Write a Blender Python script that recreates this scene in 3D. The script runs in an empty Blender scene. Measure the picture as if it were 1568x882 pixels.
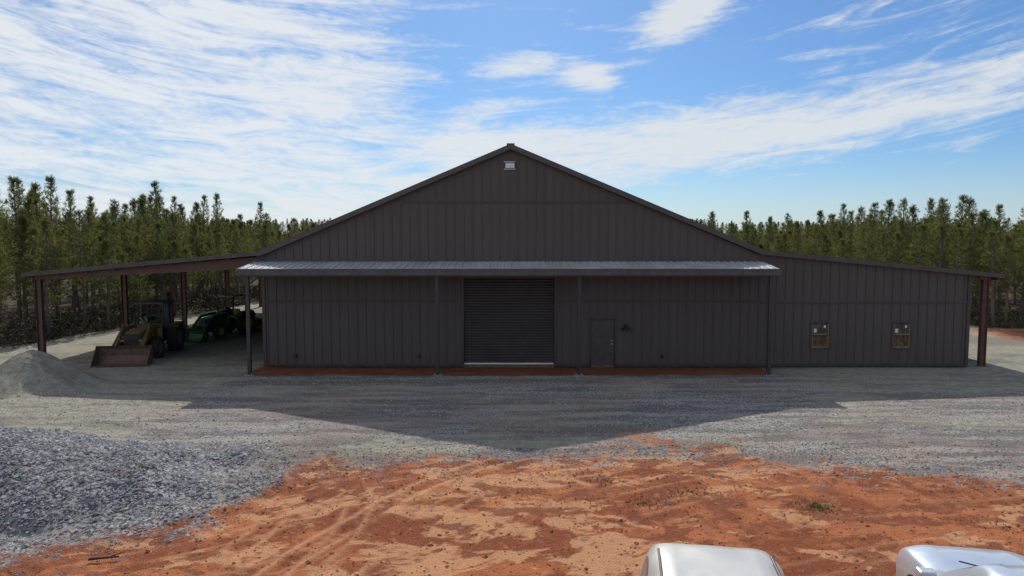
import bpy, math, random
import numpy as np
from mathutils import Vector, Matrix
random.seed(7); rng=np.random.default_rng(7)
scene=bpy.context.scene
D2R=math.radians
# ---------------------------------------------------------------- helpers
def link(o,parent=None):
    scene.collection.objects.link(o)
    if parent: o.parent=parent
    return o
def empty(name,loc=(0,0,0),rz=0,parent=None):
    o=bpy.data.objects.new(name,None); o.location=loc; o.rotation_euler=(0,0,rz); o.empty_display_size=.3
    return link(o,parent)
class MB:
    def __init__(s): s.v=[]; s.f=[]; s.m=[]; s.mi=0
    def add(s,vs,fs):
        b=len(s.v); s.v+= [tuple(v) for v in vs]
        for f in fs: s.f.append(tuple(b+i for i in f)); s.m.append(s.mi)
    def hexa(s,p):
        s.add(p,[(3,2,1,0),(4,5,6,7),(0,1,5,4),(1,2,6,5),(2,3,7,6),(3,0,4,7)])
    def box(s,x0,x1,y0,y1,z0,z1):
        s.hexa([(x0,y0,z0),(x1,y0,z0),(x1,y1,z0),(x0,y1,z0),(x0,y0,z1),(x1,y0,z1),(x1,y1,z1),(x0,y1,z1)])
    def beam(s,a,b,w,h=None,up=(0,0,1)):
        h=h or w; a=Vector(a);b=Vector(b); d=(b-a).normalized(); up=Vector(up)
        if abs(d.dot(up))>.98: up=Vector((0,1,0))
        sd=d.cross(up).normalized(); u=sd.cross(d).normalized()
        P=[]
        for c in (a,b):
            for (i,j) in ((-1,-1),(1,-1),(1,1),(-1,1)): P.append(c+sd*i*w/2+u*j*h/2)
        s.add(P,[(0,1,2,3),(7,6,5,4),(0,4,5,1),(1,5,6,2),(2,6,7,3),(3,7,4,0)])
    def cyl(s,a,b,r0,r1=None,n=12):
        r1=r0 if r1 is None else r1; a=Vector(a);b=Vector(b); d=(b-a).normalized()
        up=Vector((0,0,1)) if abs(d.z)<.9 else Vector((1,0,0)); sd=d.cross(up).normalized(); u=sd.cross(d)
        P=[]
        for c,r in ((a,r0),(b,r1)):
            for i in range(n):
                t=2*math.pi*i/n; P.append(c+sd*math.cos(t)*r+u*math.sin(t)*r)
        F=[(i,(i+1)%n,n+(i+1)%n,n+i) for i in range(n)]
        F+= [tuple(range(n-1,-1,-1)),tuple(range(n,2*n))]
        s.add(P,F)
    def lathe(s,c,axis,prof,n=28):
        c=Vector(c); d=Vector(axis).normalized(); up=Vector((0,0,1)); sd=d.cross(up).normalized(); u=sd.cross(d)
        P=[];F=[];k=len(prof)
        for i in range(n):
            t=2*math.pi*i/n; e=sd*math.cos(t)+u*math.sin(t)
            for (o,r) in prof: P.append(c+d*o+e*r)
        for i in range(n):
            j=(i+1)%n
            for q in range(k-1): F.append((i*k+q,j*k+q,j*k+q+1,i*k+q+1))
        s.add(P,F)
    def prism(s,poly,y0,y1):
        n=len(poly); P=[(x,y0,z) for x,z in poly]+[(x,y1,z) for x,z in poly]
        s.add(P,[tuple(range(n)),tuple(range(2*n-1,n-1,-1))]+[(i,i+n,(i+1)%n+n,(i+1)%n) for i in range(n)])
    def obj(s,name,mats,parent=None,bevel=0,smooth=False,subs=0):
        me=bpy.data.meshes.new(name); me.from_pydata(s.v,[],s.f)
        if not isinstance(mats,(list,tuple)): mats=[mats]
        for m in mats: me.materials.append(m)
        me.polygons.foreach_set('material_index',s.m)
        import bmesh
        bm=bmesh.new(); bm.from_mesh(me); bmesh.ops.recalc_face_normals(bm,faces=bm.faces); bm.to_mesh(me); bm.free()
        if smooth: me.polygons.foreach_set('use_smooth',[True]*len(me.polygons))
        o=bpy.data.objects.new(name,me); link(o,parent)
        if bevel:
            b=o.modifiers.new('b','BEVEL'); b.width=bevel; b.segments=2; b.limit_method='ANGLE'
        if subs:
            b=o.modifiers.new('s','SUBSURF'); b.levels=subs; b.render_levels=subs
        return o
# ---------------------------------------------------------------- materials
def newmat(name):
    m=bpy.data.materials.new(name); m.use_nodes=True; nt=m.node_tree; return m,nt,nt.nodes['Principled BSDF']
class NT:
    def __init__(s,nt): s.nt=nt
    def n(s,t,**k):
        nd=s.nt.nodes.new(t)
        for a,b in k.items(): setattr(nd,a,b)
        return nd
    def put(s,sock,v):
        if isinstance(v,bpy.types.NodeSocket): s.nt.links.new(v,sock)
        else: sock.default_value=v
    def math(s,op,a,b=0.0,c=0.0,clamp=False):
        nd=s.n('ShaderNodeMath',operation=op); nd.use_clamp=clamp
        s.put(nd.inputs[0],a); s.put(nd.inputs[1],b); s.put(nd.inputs[2],c); return nd.outputs[0]
    def mix(s,f,a,b,blend='MIX'):
        nd=s.n('ShaderNodeMix',data_type='RGBA',blend_type=blend)
        s.put(nd.inputs[0],f); s.put(nd.inputs[6],a if not isinstance(a,tuple) else (*a[:3],1)); s.put(nd.inputs[7],b if not isinstance(b,tuple) else (*b[:3],1)); return nd.outputs[2]
    def ss(s,v,lo,hi,a=0.0,b=1.0):
        nd=s.n('ShaderNodeMapRange',interpolation_type='SMOOTHSTEP'); s.put(nd.inputs[0],v)
        nd.inputs[1].default_value=lo; nd.inputs[2].default_value=hi; nd.inputs[3].default_value=a; nd.inputs[4].default_value=b; return nd.outputs[0]
    def noise(s,vec,scale,detail=4,rough=.5,dist=0):
        nd=s.n('ShaderNodeTexNoise'); s.put(nd.inputs['Vector'],vec); nd.inputs['Scale'].default_value=scale
        nd.inputs['Detail'].default_value=detail; nd.inputs['Roughness'].default_value=rough; nd.inputs['Distortion'].default_value=dist; return nd.outputs[0]
    def vor(s,vec,scale,out='Color'):
        nd=s.n('ShaderNodeTexVoronoi'); s.put(nd.inputs['Vector'],vec); nd.inputs['Scale'].default_value=scale; return nd.outputs[out]
    def xyz(s,x,y,z=0.0):
        nd=s.n('ShaderNodeCombineXYZ'); s.put(nd.inputs[0],x); s.put(nd.inputs[1],y); s.put(nd.inputs[2],z); return nd.outputs[0]
def simple(name,col,rough=.5,metal=0,var=.15,scale=3,bump=0,coat=0,dirt=None):
    m,nt,p=newmat(name); h=NT(nt); tc=h.n('ShaderNodeTexCoord').outputs['Object']
    f=h.noise(tc,scale,3,.6)
    lo=tuple(c*(1-var) for c in col); hi=tuple(c*(1+var) for c in col)
    c=h.mix(h.ss(f,.3,.7),lo,hi)
    if dirt:
        d=h.noise(tc,scale*2.3,5,.7); c=h.mix(h.ss(d,.48,.7,0,.8),c,dirt)
    nt.links.new(c,p.inputs['Base Color'])
    h.put(p.inputs['Roughness'],h.ss(f,.2,.8,max(rough-.08,.02),min(rough+.1,1))); p.inputs['Metallic'].default_value=metal
    if coat: p.inputs['Coat Weight'].default_value=coat; p.inputs['Coat Roughness'].default_value=.04
    if bump:
        b=h.n('ShaderNodeBump'); b.inputs['Strength'].default_value=bump; b.inputs['Distance'].default_value=.02
        nt.links.new(h.noise(tc,scale*12,4),b.inputs['Height']); nt.links.new(b.outputs[0],p.inputs['Normal'])
    return m
M={}
def wallmat(name,col,dust):
    m,nt,p=newmat(name); h=NT(nt); tc=h.n('ShaderNodeTexCoord').outputs['Object']
    sx=h.n('ShaderNodeSeparateXYZ'); nt.links.new(tc,sx.inputs[0]); z=sx.outputs[2]
    a=h.noise(tc,.35,4,.6); stv=h.xyz(h.math('MULTIPLY',sx.outputs[0],2.4),sx.outputs[1],h.math('MULTIPLY',z,.12))
    b=h.noise(stv,1.5,4,.6)
    cell=h.n('ShaderNodeTexWhiteNoise',noise_dimensions='1D'); h.put(cell.inputs['W'],h.math('FLOOR',h.math('DIVIDE',sx.outputs[0],.41)))
    c=h.mix(a,tuple(x*.9 for x in col),tuple(x*1.1 for x in col))
    c=h.mix(h.ss(b,.35,.75,0,.35),c,tuple(x*1.3 for x in col))
    c=h.mix(h.math('MULTIPLY',cell.outputs[0],.22),c,tuple(x*.6 for x in col))
    dz=h.math('MULTIPLY',h.ss(z,.0,1.3,1,0),h.ss(h.noise(tc,2.5,5,.6),.25,.8)); 
    c=h.mix(h.math('MULTIPLY',dz,.5),c,dust)
    nt.links.new(c,p.inputs['Base Color']); h.put(p.inputs['Roughness'],h.ss(a,.2,.8,.42,.6))
    return m
M['wall']=wallmat('charcoal_siding',(.077,.063,.056),(.12,.065,.042))
M['trim']=simple('dark_trim',(.055,.046,.042),.4)
M['roof']=simple('charcoal_roof',(.078,.068,.063),.35,.2)
M['galv']=simple('porch_roof_metal',(.55,.56,.57),.34,.3,.12,1.2)
M['fascia']=simple('porch_fascia_metal',(.085,.083,.083),.35,.3)
M['primer']=simple('red_oxide_steel',(.105,.052,.040),.6,0,.2,2)
M['postm']=simple('dark_steel_post',(.05,.045,.044),.45,.2)
M['rollup']=simple('rollup_door_steel',(.066,.058,.054),.42,.1,.1,1)
M['door']=simple('door_paint',(.066,.055,.05),.45)
M['alu']=simple('aluminium',(.5,.5,.5),.35,.8)
M['white']=simple('white_plastic',(.7,.7,.68),.5)
M['conc']=simple('concrete',(.34,.32,.29),.85,0,.2,4)
M['under']=simple('roof_underside',(.12,.07,.055),.7,0,.2,1)
M['yellow']=simple('loader_yellow',(.20,.14,.05),.55,0,.25,4,dirt=(.10,.08,.055))
M['lgrey']=simple('machine_grey',(.12,.12,.125),.5,0,.2,4,dirt=(.10,.08,.055))
M['dark']=simple('machine_black',(.02,.02,.021),.5,0,.2,4)
M['rust']=simple('rusty_bucket_steel',(.15,.088,.06),.65,.2,.35,6,dirt=(.2,.16,.12))
M['green']=simple('tractor_green',(.018,.085,.03),.4,0,.2,4,dirt=(.05,.065,.04))
M['tyellow']=simple('rim_yellow',(.35,.25,.04),.5,0,.2,4)
M['red']=simple('implement_red',(.28,.05,.03),.5,0,.2,4)
M['rubber']=simple('tyre_rubber',(.025,.024,.023),.85,0,.3,8,bump=.3,dirt=(.1,.07,.05))
M['wood']=simple('window_wood',(.30,.19,.11),.6)
def glass(name,col=(.02,.025,.03),rough=.05):
    m,nt,p=newmat(name); p.inputs['Base Color'].default_value=(*col,1); p.inputs['Roughness'].default_value=rough
    p.inputs['IOR'].default_value=1.5; p.inputs['Specular IOR Level'].default_value=.8
    h=NT(nt); b=h.n('ShaderNodeBump'); b.inputs['Strength'].default_value=.03
    nt.links.new(h.noise(h.n('ShaderNodeTexCoord').outputs['Object'],2,2),b.inputs['Height']); nt.links.new(b.outputs[0],p.inputs['Normal']); return m
m,nt,p=newmat('window_glass'); p.inputs['Base Color'].default_value=(1,1,1,1); p.inputs['Transmission Weight'].default_value=1; p.inputs['Roughness'].default_value=.01; p.inputs['IOR'].default_value=1.25
M['glass']=m
M['interior_refl']=simple('brown_interior_and_reflection',(.22,.125,.065),.8,0,.6,5)  # brown interior, with the orange ground's reflection painted into its colour
M['interior_refl2']=simple('drywall_interior',(.13,.135,.14),.8,0,.5,5)
M['cglass']=glass('car_glass',(.10,.13,.16),.06)
M['carwhite']=simple('pearl_paint',(.50,.48,.44),.34,.1,.03,1,coat=.5)
M['carsilver']=simple('silver_paint',(.55,.59,.64),.3,.35,.03,1,coat=.8)
M['lamp']=glass('headlight_lens',(.5,.52,.55),.08)
M['tail']=glass('tail_light_lens',(.25,.01,.01),.1)

# ---------------------------------------------------------------- noise on arrays
def vnoise(x,y,sc,seed=0,octv=4,rough=.5):
    def lat(i,j,s):
        n=(i*374761393+j*668265263+s*982451653)&0xffffffff
        n=((n^(n>>13))*1274126177)&0xffffffff
        return ((n^(n>>16))&0xffff)/65535.0
    tot=0;amp=1;nrm=0; fx=x*sc; fy=y*sc
    for o in range(octv):
        i=np.floor(fx).astype(np.int64); j=np.floor(fy).astype(np.int64)
        u=fx-i; v=fy-j; u=u*u*(3-2*u); v=v*v*(3-2*v); s=seed+o*17
        n=(lat(i,j,s)*(1-u)+lat(i+1,j,s)*u)*(1-v)+(lat(i,j+1,s)*(1-u)+lat(i+1,j+1,s)*u)*v
        tot=tot+n*amp; nrm+=amp; amp*=rough; fx,fy=(fx*.8-fy*.6)*2.03+11.3,(fx*.6+fy*.8)*2.03+5.7
    return tot/nrm
def sst(v,a,b):
    t=np.clip((v-a)/(b-a),0,1); return t*t*(3-2*t)
# ---------------------------------------------------------------- ground
def axis(lo,hi,st,far):
    c=list(np.arange(lo,hi+1e-6,st)); s=st; a=lo; L=[]
    while a>-far: s*=1.18; a-=s; L.append(a)
    s=st; b=hi; R=[]
    while b<far: s*=1.18; b+=s; R.append(b)
    return np.array(L[::-1]+c+R)
gx=axis(-20,20,.06,2200); gy=axis(-21,-2,.05,2200)
GX,GY=np.meshgrid(gx,gy)
def far_hill(x,y):
    r=np.sqrt(x*x+y*y)
    return 9*sst(r,150,420)*(.35+.9*vnoise(x,y,.006,5,2))*(y>-200)
def base_h(x,y):
    x=np.asarray(x,float); y=np.asarray(y,float)
    return far_hill(x,y)
H=far_hill(GX,GY)
near=sst(-np.abs(GX),-60,-45)*sst(-np.abs(GY+5),-60,-45)
H+= near*(vnoise(GX,GY,.35,1,4)-.5)*.08*sst(-GY,0.3,3)
def mound(cx,cy,rx,ry,h,p=1.0,ang=0,seed=0,wob=.25):
    dx=GX-cx; dy=GY-cy; ca,sa=math.cos(ang),math.sin(ang)
    u=(dx*ca+dy*sa)/rx; v=(-dx*sa+dy*ca)/ry
    r=np.sqrt(u*u+v*v)*(1+wob*(vnoise(GX,GY,.7,seed,3)-.5)*2)
    m=np.clip(1-r,0,1)
    return m,h*(sst(m,0,1)*.55+m*.45)**p
m1,h1=mound(-13.6,-14.6,7.8,3.8,1.15,.9,-.18,3,.3)
m1b,h1b=mound(-15.5,-16.3,6,3.2,.9,1,.1,4,.2)
m2,h2=mound(-19.3,-4.0,2.9,2.6,1.45,1.15,0,6,.1)
m3,h3=mound(-23.0,-3.0,2.6,2.4,1.0,1.1,0,8,.1)
H+=np.maximum(h1,h1b)+np.maximum(h2,h3)
pile=np.clip(sst(np.maximum(m1,m1b),.02,.25),0,1)
pile2=sst(np.maximum(m2,m3),.0,.08)
bx=[-60,-30,-14,-9.9,-7.2,-5.9,-5.5,-4.9,-2.5,-.6,1.5,3.3,5,7.4,10.4,12.7,20,60]
by=[-26,-22,-20.0,-18.4,-17.6,-16.0,-14.5,-13.6,-13.4,-12.9,-12.9,-12.1,-12.6,-12.9,-13.9,-14.8,-16.5,-22]
B=np.interp(GX,bx,by)
n1=vnoise(GX,GY,.55,21,5,.6)-.5
n1s=vnoise(GX*.6,GY*1.5,2.0,121,4,.65)-.5
red=sst(B-GY+n1*4.6+n1s*2.8,-1.3,1.2)
red=np.clip(red,0,1)
n5=vnoise(GX,GY,.9,77,3)-.5
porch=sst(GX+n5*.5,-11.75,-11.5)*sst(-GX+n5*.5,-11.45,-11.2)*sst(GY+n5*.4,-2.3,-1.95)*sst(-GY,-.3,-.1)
far_red=sst(GX,28,30)*sst(GY,5,8)*sst(-GY,-14,-12)
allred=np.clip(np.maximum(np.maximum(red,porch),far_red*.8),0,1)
n2=vnoise(GX*.5,GY*1.6,.7,31,5,.6)
edge=np.exp(-((GY-B-.85+n1*2.6)/.75)**2)*sst(-GX,-9,-5)*sst(n2,.28,.46)*1.15
leftd=sst(-GX,10,12.5)*sst(GY,-12,-10.4)*sst(-GY,5.2,6.4)*sst(n2,.3,.55)*1.0
leftd2=sst(-GX,11.4,12.2)*sst(GY,-6.2,-4.5)
rightd=sst(GX,11.2,12.6)*sst(GY,-6.0,-4.8)*.9
rightd2=sst(GX,7,11)*sst(GY,-13.5,-9.5)*sst(-GY,5,6)*sst(n2,.42,.62)*.8
out=sst(np.abs(GX),24,27)*.5
dust=np.clip(np.maximum.reduce([edge,leftd,leftd2*.9,rightd,rightd2,out]),0,1)*(1-pile)
dust=np.maximum(dust,pile2)
coarse=pile*(1-.3*red)
coarse=np.maximum(coarse,sst(-GX,4.5,8)*sst(-GY,11.3,13)*(1-sst(B-GY,-.2,1.0))*.62)
coarse=np.maximum(coarse,sst(-GX,4.0,7)*sst(-GY,13,14)*sst(vnoise(GX,GY,1.1,222,4),.45,.62)*sst(-(B-GY),-2.6,-.3)*.6)
allred=allred*(1-np.clip(pile*1.1,0,1)*.96)
def forest_mask(x,y):
    x=np.asarray(x,float);y=np.asarray(y,float)
    L=np.interp(y,[-60,-4,4,14,26,60],[-34,-30,-27.6,-25,-24,-24])
    R=np.interp(y,[-60,-4,8,14,18,60],[60,46,38,31,29,28])
    back=36+0*x
    return np.maximum.reduce([L-x,np.minimum(x-R,y-13+0*x),y-back])
FM=forest_mask(GX,GY); forest=sst(FM+n1*2,-.5,1)
def polyline(pts):
    P=[]
    pts=[np.array(p,float) for p in pts]
    ext=[2*pts[0]-pts[1]]+pts+[2*pts[-1]-pts[-2]]
    for i in range(1,len(ext)-2):
        for t in np.linspace(0,1,8,endpoint=False):
            a,b,c,d=ext[i-1],ext[i],ext[i+1],ext[i+2]
            P.append(.5*((2*b)+(-a+c)*t+(2*a-5*b+4*c-d)*t*t+(-a+3*b-3*c+d)*t**3))
    P.append(pts[-1]); return P
tracks=[
 [(-4.2,-23),(-3.3,-19.5),(-2.45,-17.7),(-1.3,-15.6),(.3,-14.0),(2.5,-13.2)],
 [(-6.4,-23),(-4.6,-19.3),(-4.2,-17.0),(-4.9,-14.8),(-6.2,-12.5)],
 [(-8,-20.5),(-4.6,-18.4),(-2.6,-15.6),(-2.6,-12.8),(-4,-9)],
 [(-1.5,-23),(.2,-19),(3.0,-16.2),(7,-14.6),(12,-13.9),(20,-14)],
 [(4,-19),(8,-17.6),(13,-17.2),(20,-18)],
 [(-20,-9.0),(-14,-8.6),(-8,-9.6),(-2,-10.5),(6,-10.8),(14,-9.5),(22,-9.2)],
 [(-20,-6.8),(-14,-6.8),(-6,-8.5),(4,-8.8),(14,-7.3),(22,-7)],
 [(-20,-10.4),(-14,-10.0),(-8,-11),(-2,-11.8),(6,-11.3),(14,-11.5),(22,-12.2)],
 [(9,-21),(10.5,-17.5),(10,-14),(7,-10.5),(5,-6)],
]
amp=[1,.8,.55,.5,.35,.5,.5,.6,.35]
trk=np.zeros_like(GX); brm=np.zeros_like(GX); ix=np.where((gx>-21.5)&(gx<21.5))[0]; iy=np.where((gy>-22.5)&(gy<-2))[0]
sx=slice(ix[0],ix[-1]+1); sy=slice(iy[0],iy[-1]+1); X=GX[sy,sx];Y=GY[sy,sx]; T=np.zeros_like(X); TH=np.zeros_like(X); BR=np.zeros_like(X)
for ti,t in enumerate(tracks):
    for off in (-.85,.85):
        P=polyline(t); Q=[]
        for i,p in enumerate(P):
            d=P[min(i+1,len(P)-1)]-P[max(i-1,0)]; d=d/np.linalg.norm(d); Q.append(p+off*np.array([-d[1],d[0]]))
        best=np.full_like(X,9.); arc=np.zeros_like(X); L=0
        for a,b in zip(Q[:-1],Q[1:]):
            ab=b-a; l=np.linalg.norm(ab)
            if l<1e-6: continue
            x0,x1=min(a[0],b[0])-.6,max(a[0],b[0])+.6; y0,y1=min(a[1],b[1])-.6,max(a[1],b[1])+.6
            c0,c1=np.searchsorted(X[0],[x0,x1]); r0,r1=np.searchsorted(Y[:,0],[y0,y1])
            if c1>c0 and r1>r0:
                S=(slice(r0,r1),slice(c0,c1)); xx=X[S];yy=Y[S]
                tt=np.clip(((xx-a[0])*ab[0]+(yy-a[1])*ab[1])/l**2,0,1)
                dd=np.hypot(xx-a[0]-tt*ab[0],yy-a[1]-tt*ab[1]); k=dd<best[S]
                best[S]=np.where(k,dd,best[S]); arc[S]=np.where(k,L+tt*l,arc[S])
            L+=l
        fade=sst(vnoise(X,Y,.5,100+ti,4,.6),.42,.58)*amp[ti]
        prof=np.exp(-(best/.17)**4)
        tread=.65+.35*np.sign(np.sin(arc*2*math.pi/.26+best*9))
        ber=np.exp(-((best-.26)/.07)**2)*fade
        T=np.maximum(T,prof*fade*tread); BR=np.maximum(BR,ber); TH+= fade*(-.022*prof*tread)+.014*ber
trk[sy,sx]=T; brm[sy,sx]=BR; H[sy,sx]+=TH*(1-pile[sy,sx])*(.5+.5*red[sy,sx])
H+=near*(pile*.07*(vnoise(GX,GY,5,41,3,.7)-.5)+ red*(.055*(vnoise(GX,GY,2.4,43,5,.85)-.5)) + (1-red)*.026*(vnoise(GX,GY,6,44,3,.8)-.5)*sst(-GY,.2,1))
fl=sst(GX,-11.4,-11.2)*sst(-GX,-21.2,-21.)*sst(GY,-.1,.1)*sst(-GY,-28,-27.7); H-=fl*.05
ny,nx=GX.shape
V=np.stack([GX,GY,H],-1).reshape(-1,3)
idx=np.arange(nx*ny).reshape(ny,nx)
F=np.stack([idx[:-1,:-1],idx[:-1,1:],idx[1:,1:],idx[1:,:-1]],-1).reshape(-1,4)
me=bpy.data.meshes.new('ground'); me.vertices.add(len(V)); me.vertices.foreach_set('co',V.ravel().astype(np.float32))
me.loops.add(F.size); me.loops.foreach_set('vertex_index',F.ravel().astype(np.int32))
me.polygons.add(len(F)); me.polygons.foreach_set('loop_start',np.arange(0,F.size,4,dtype=np.int32)); me.polygons.foreach_set('loop_total',np.full(len(F),4,np.int32))
me.update(); me.validate(); me.polygons.foreach_set('use_smooth',[True]*len(me.polygons))
def wn(ax,ay,sc,seed,o,r,warp=0):
    wx=(vnoise(GX,GY,.6,seed+500,3)-.5)*warp; wy=(vnoise(GX,GY,.6,seed+600,3)-.5)*warp
    return vnoise(GX*ax+wx,GY*ay+wy,sc,seed,o,r)
cl1=wn(1,1,.55,301,7,.66,.8); cl2=wn(.6,1.2,1.1,302,7,.7,1.4); cl3=wn(.8,1.1,1.7,303,6,.7,1); nl=wn(1,1,.4,304,6,.62); strk=wn(.25,1.6,1.6,305,5,.66,.6)
for nm,a in (('red',allred),('dust',dust),('coarse',coarse),('forest',forest),('track',trk),('berm',brm),('porch',porch),('cl1',cl1),('cl2',cl2),('cl3',cl3),('nl',nl),('streak',strk)):
    at=me.attributes.new(nm,'FLOAT','POINT'); at.data.foreach_set('value',a.ravel().astype(np.float32))
ground=link(bpy.data.objects.new('ground',me))
m,nt,p=newmat('gravel_and_clay'); h=NT(nt)
pos=h.n('ShaderNodeNewGeometry').outputs['Position']
def attr(n): return h.n('ShaderNodeAttribute',attribute_name=n).outputs['Fac']
sp=h.n('ShaderNodeSeparateXYZ'); nt.links.new(pos,sp.inputs[0]); flat=h.xyz(sp.outputs[0],sp.outputs[1],0.0)
def bw(c):
    n=h.n('ShaderNodeRGBToBW'); nt.links.new(c,n.inputs[0]); return n.outputs[0]
v1=bw(h.vor(flat,22)); v2=bw(h.vor(flat,10)); nf=h.noise(flat,34,2,.7); nm_=h.noise(flat,3.2,5,.68)
nl=attr('nl'); streak=attr('streak'); cl1=attr('cl1'); cl2=attr('cl2'); cl3=attr('cl3')
g=h.mix(h.ss(v1,.2,.8),(.085,.082,.082),(.45,.43,.415))
g=h.mix(h.ss(v2,.15,.85,0,.45),g,(.27,.255,.245))
g=h.mix(h.ss(nl,.42,.62,0,.6),g,(.29,.22,.185))
g=h.mix(h.ss(streak,.5,.64,0,.6),g,(.13,.12,.115))
g=h.mix(h.ss(streak,.46,.34,0,.5),g,(.42,.39,.34))
g=h.mix(h.ss(nm_,.55,.75,0,.5),g,(.40,.37,.33))
d=h.mix(h.ss(nm_,.3,.7),(.27,.265,.20),(.48,.44,.345)); d=h.mix(h.ss(v1,.3,.9,0,.5),d,(.17,.165,.15)); d=h.mix(h.ss(streak,.5,.65,0,.6),d,(.19,.18,.15))
vc=bw(h.vor(flat,15)); cz=h.mix(h.ss(vc,.15,.85),(.065,.067,.075),(.46,.47,.49)); cz=h.mix(h.ss(nl,.4,.7,0,.4),cz,(.25,.23,.22)); cz=h.mix(h.ss(v2,.6,.9,0,.4),cz,(.08,.08,.09))
r=h.mix(h.ss(cl1,.38,.60),(.23,.056,.020),(.43,.14,.052))
r=h.mix(h.ss(cl2,.50,.58,0,.85),r,(.58,.30,.155))
r=h.mix(h.ss(cl3,.52,.61,0,.85),r,(.19,.048,.018))
r=h.mix(h.ss(nm_,.55,.68,0,.5),r,(.52,.25,.13))
r=h.mix(h.ss(nm_,.46,.34,0,.6),r,(.22,.06,.023))
r=h.mix(h.ss(nf,.5,.75,0,.4),r,(.58,.33,.19))
r=h.mix(h.ss(nf,.5,.28,0,.5),r,(.17,.048,.02))
r=h.mix(h.math('MULTIPLY',attr('track'),.65),r,(.24,.062,.024))
r=h.mix(h.math('MULTIPLY',attr('berm'),.7),r,(.60,.31,.165))
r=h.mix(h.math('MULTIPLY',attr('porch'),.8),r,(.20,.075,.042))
fo=h.mix(nm_,(.035,.026,.016),(.09,.06,.035))
def msk(n,k=.5,lo=.35,hi=.65,src=None):
    a=h.math('ADD',attr(n),h.math('MULTIPLY',h.math('SUBTRACT',src if src else nm_,.5),k*2)); 
    return h.math('MULTIPLY',h.ss(a,lo,hi),h.ss(attr(n),0.0,.08))
c=h.mix(h.math('MULTIPLY',attr('track'),.5),g,(.15,.14,.13))
c=h.mix(h.math('MULTIPLY',msk('dust',.6,.2,.8),.85),c,d)
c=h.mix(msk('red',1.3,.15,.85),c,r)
c=h.mix(msk('coarse',.9,.25,.75),c,cz)
c=h.mix(msk('forest',.3),c,fo)
nt.links.new(c,p.inputs['Base Color']); p.inputs['Roughness'].default_value=.95; p.inputs['Specular IOR Level'].default_value=.2
b=h.n('ShaderNodeBump'); b.inputs['Distance'].default_value=.06; b.inputs['Strength'].default_value=.9
hv=h.math('ADD',h.math('MULTIPLY',v1,.45),h.math('MULTIPLY',vc,h.math('ADD',h.math('MULTIPLY',attr('coarse'),1.3),.1)))
hv=h.math('ADD',hv,h.math('MULTIPLY',nf,.8)); hv=h.math('ADD',hv,h.math('MULTIPLY',nm_,1.1))
nt.links.new(hv,b.inputs['Height']); nt.links.new(b.outputs[0],p.inputs['Normal'])
me.materials.append(m)

# ---------------------------------------------------------------- building
B0=empty('steel_barn_building')
XL,XR=-11.43,11.37; DEP=27.7; XA=-.06; ZA=10.0
def ztop(x):
    if x<XL: return 5.18+(x-XL)*.085
    if x>XR: return 5.22-(x-XR)*.0945
    s=(ZA-5.2)/(XA-XL) if x<XA else (ZA-5.2)/(XR-XA)
    return ZA-abs(x-XA)*s-.06
doors=[(-2.21,1.94,.0,4.12),(3.62,4.72,.0,2.2),(13.78,14.62,.86,2.06),(17.52,18.36,.86,2.06)]
RX=21.0
w=MB(); xs=sorted(set([XL,XA,XR,RX]+[a for d in doors for a in d[:2]]))
for a,b_ in zip(xs[:-1],xs[1:]):
    mid=(a+b_)/2; op=[d for d in doors if d[0]<mid<d[1]]
    segs=[(0,None)]
    if op:
        o=op[0]; segs=[]
        if o[2]>0: segs.append((0,o[2]))
        segs.append((o[3],None))
    for z0,z1 in segs:
        za=ztop(a+1e-4) if z1 is None else z1; zb=ztop(b_-1e-4) if z1 is None else z1
        w.hexa([(a,0,z0),(b_,0,z0),(b_,.14,z0),(a,.14,z0),(a,0,za),(b_,0,zb),(b_,.14,zb),(a,.14,za)])
w.box(XL,XL+.14,.14,DEP,0,5.15); w.box(RX-.14,RX,.14,DEP,0,ztop(RX)-.02)
w.add([(XL,DEP,0),(RX,DEP,0),(RX,DEP,ztop(RX)),(XR,DEP,ztop(XR)),(XA,DEP,ztop(XA)),(XL,DEP,ztop(XL+.001))],[(0,1,2,3,4,5)])
w.obj('walls',M['wall'],B0)
w=MB(); x=XL+.2
while x<RX-.1:
    op=[d for d in doors if d[0]-.1<x<d[1]+.1]
    segs=[(0.0,ztop(x)-.0)]
    if op:
        o=op[0]; segs=[(o[3]+.08,ztop(x))]
        if o[2]>0: segs.append((0,o[2]-.08))
    for a,b_ in segs: w.box(x-.028,x+.028,-.03,.001,a,b_)
    x+=.41
y=.4
while y<DEP:
    w.box(XL-.03,XL+.001,y-.028,y+.028,0,5.1); w.box(RX-.001,RX+.03,y-.028,y+.028,0,4.25); y+=.41
w.obj('siding_battens',M['wall'],B0,bevel=.008)
w=MB()
for a,b_,z in ((XL,-2.32,3.02),(2.05,XR,3.02),(XR,RX,2.98)): w.box(a,b_,-.042,-.001,z-.04,z+.04)
w.box(-6.1,6.0,-.042,-.001,7.52,7.6)
w.box(XL-.035,XL+.12,-.05,.1,0,5.15); w.box(RX-.12,RX+.035,-.05,.1,0,ztop(RX)-.02)
w.box(XL,-2.33,-.046,-.0015,0,.14); w.box(4.85,RX-.13,-.046,-.0015,0,.14); w.box(2.06,3.5,-.046,-.0015,0,.14)
w.box(-2.33,-2.21,-.05,.1,0,4.24); w.box(1.94,2.06,-.05,.1,0,4.24); w.box(-2.21,1.94,-.05,.1,4.12,4.24)
w.box(3.54,3.62,-.035,.1,0,2.28); w.box(4.72,4.80,-.035,.1,0,2.28); w.box(3.62,4.72,-.035,.1,2.2,2.28)
w.obj('trim',M['trim'],B0,bevel=.006)
w=MB(); z=.16
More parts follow.
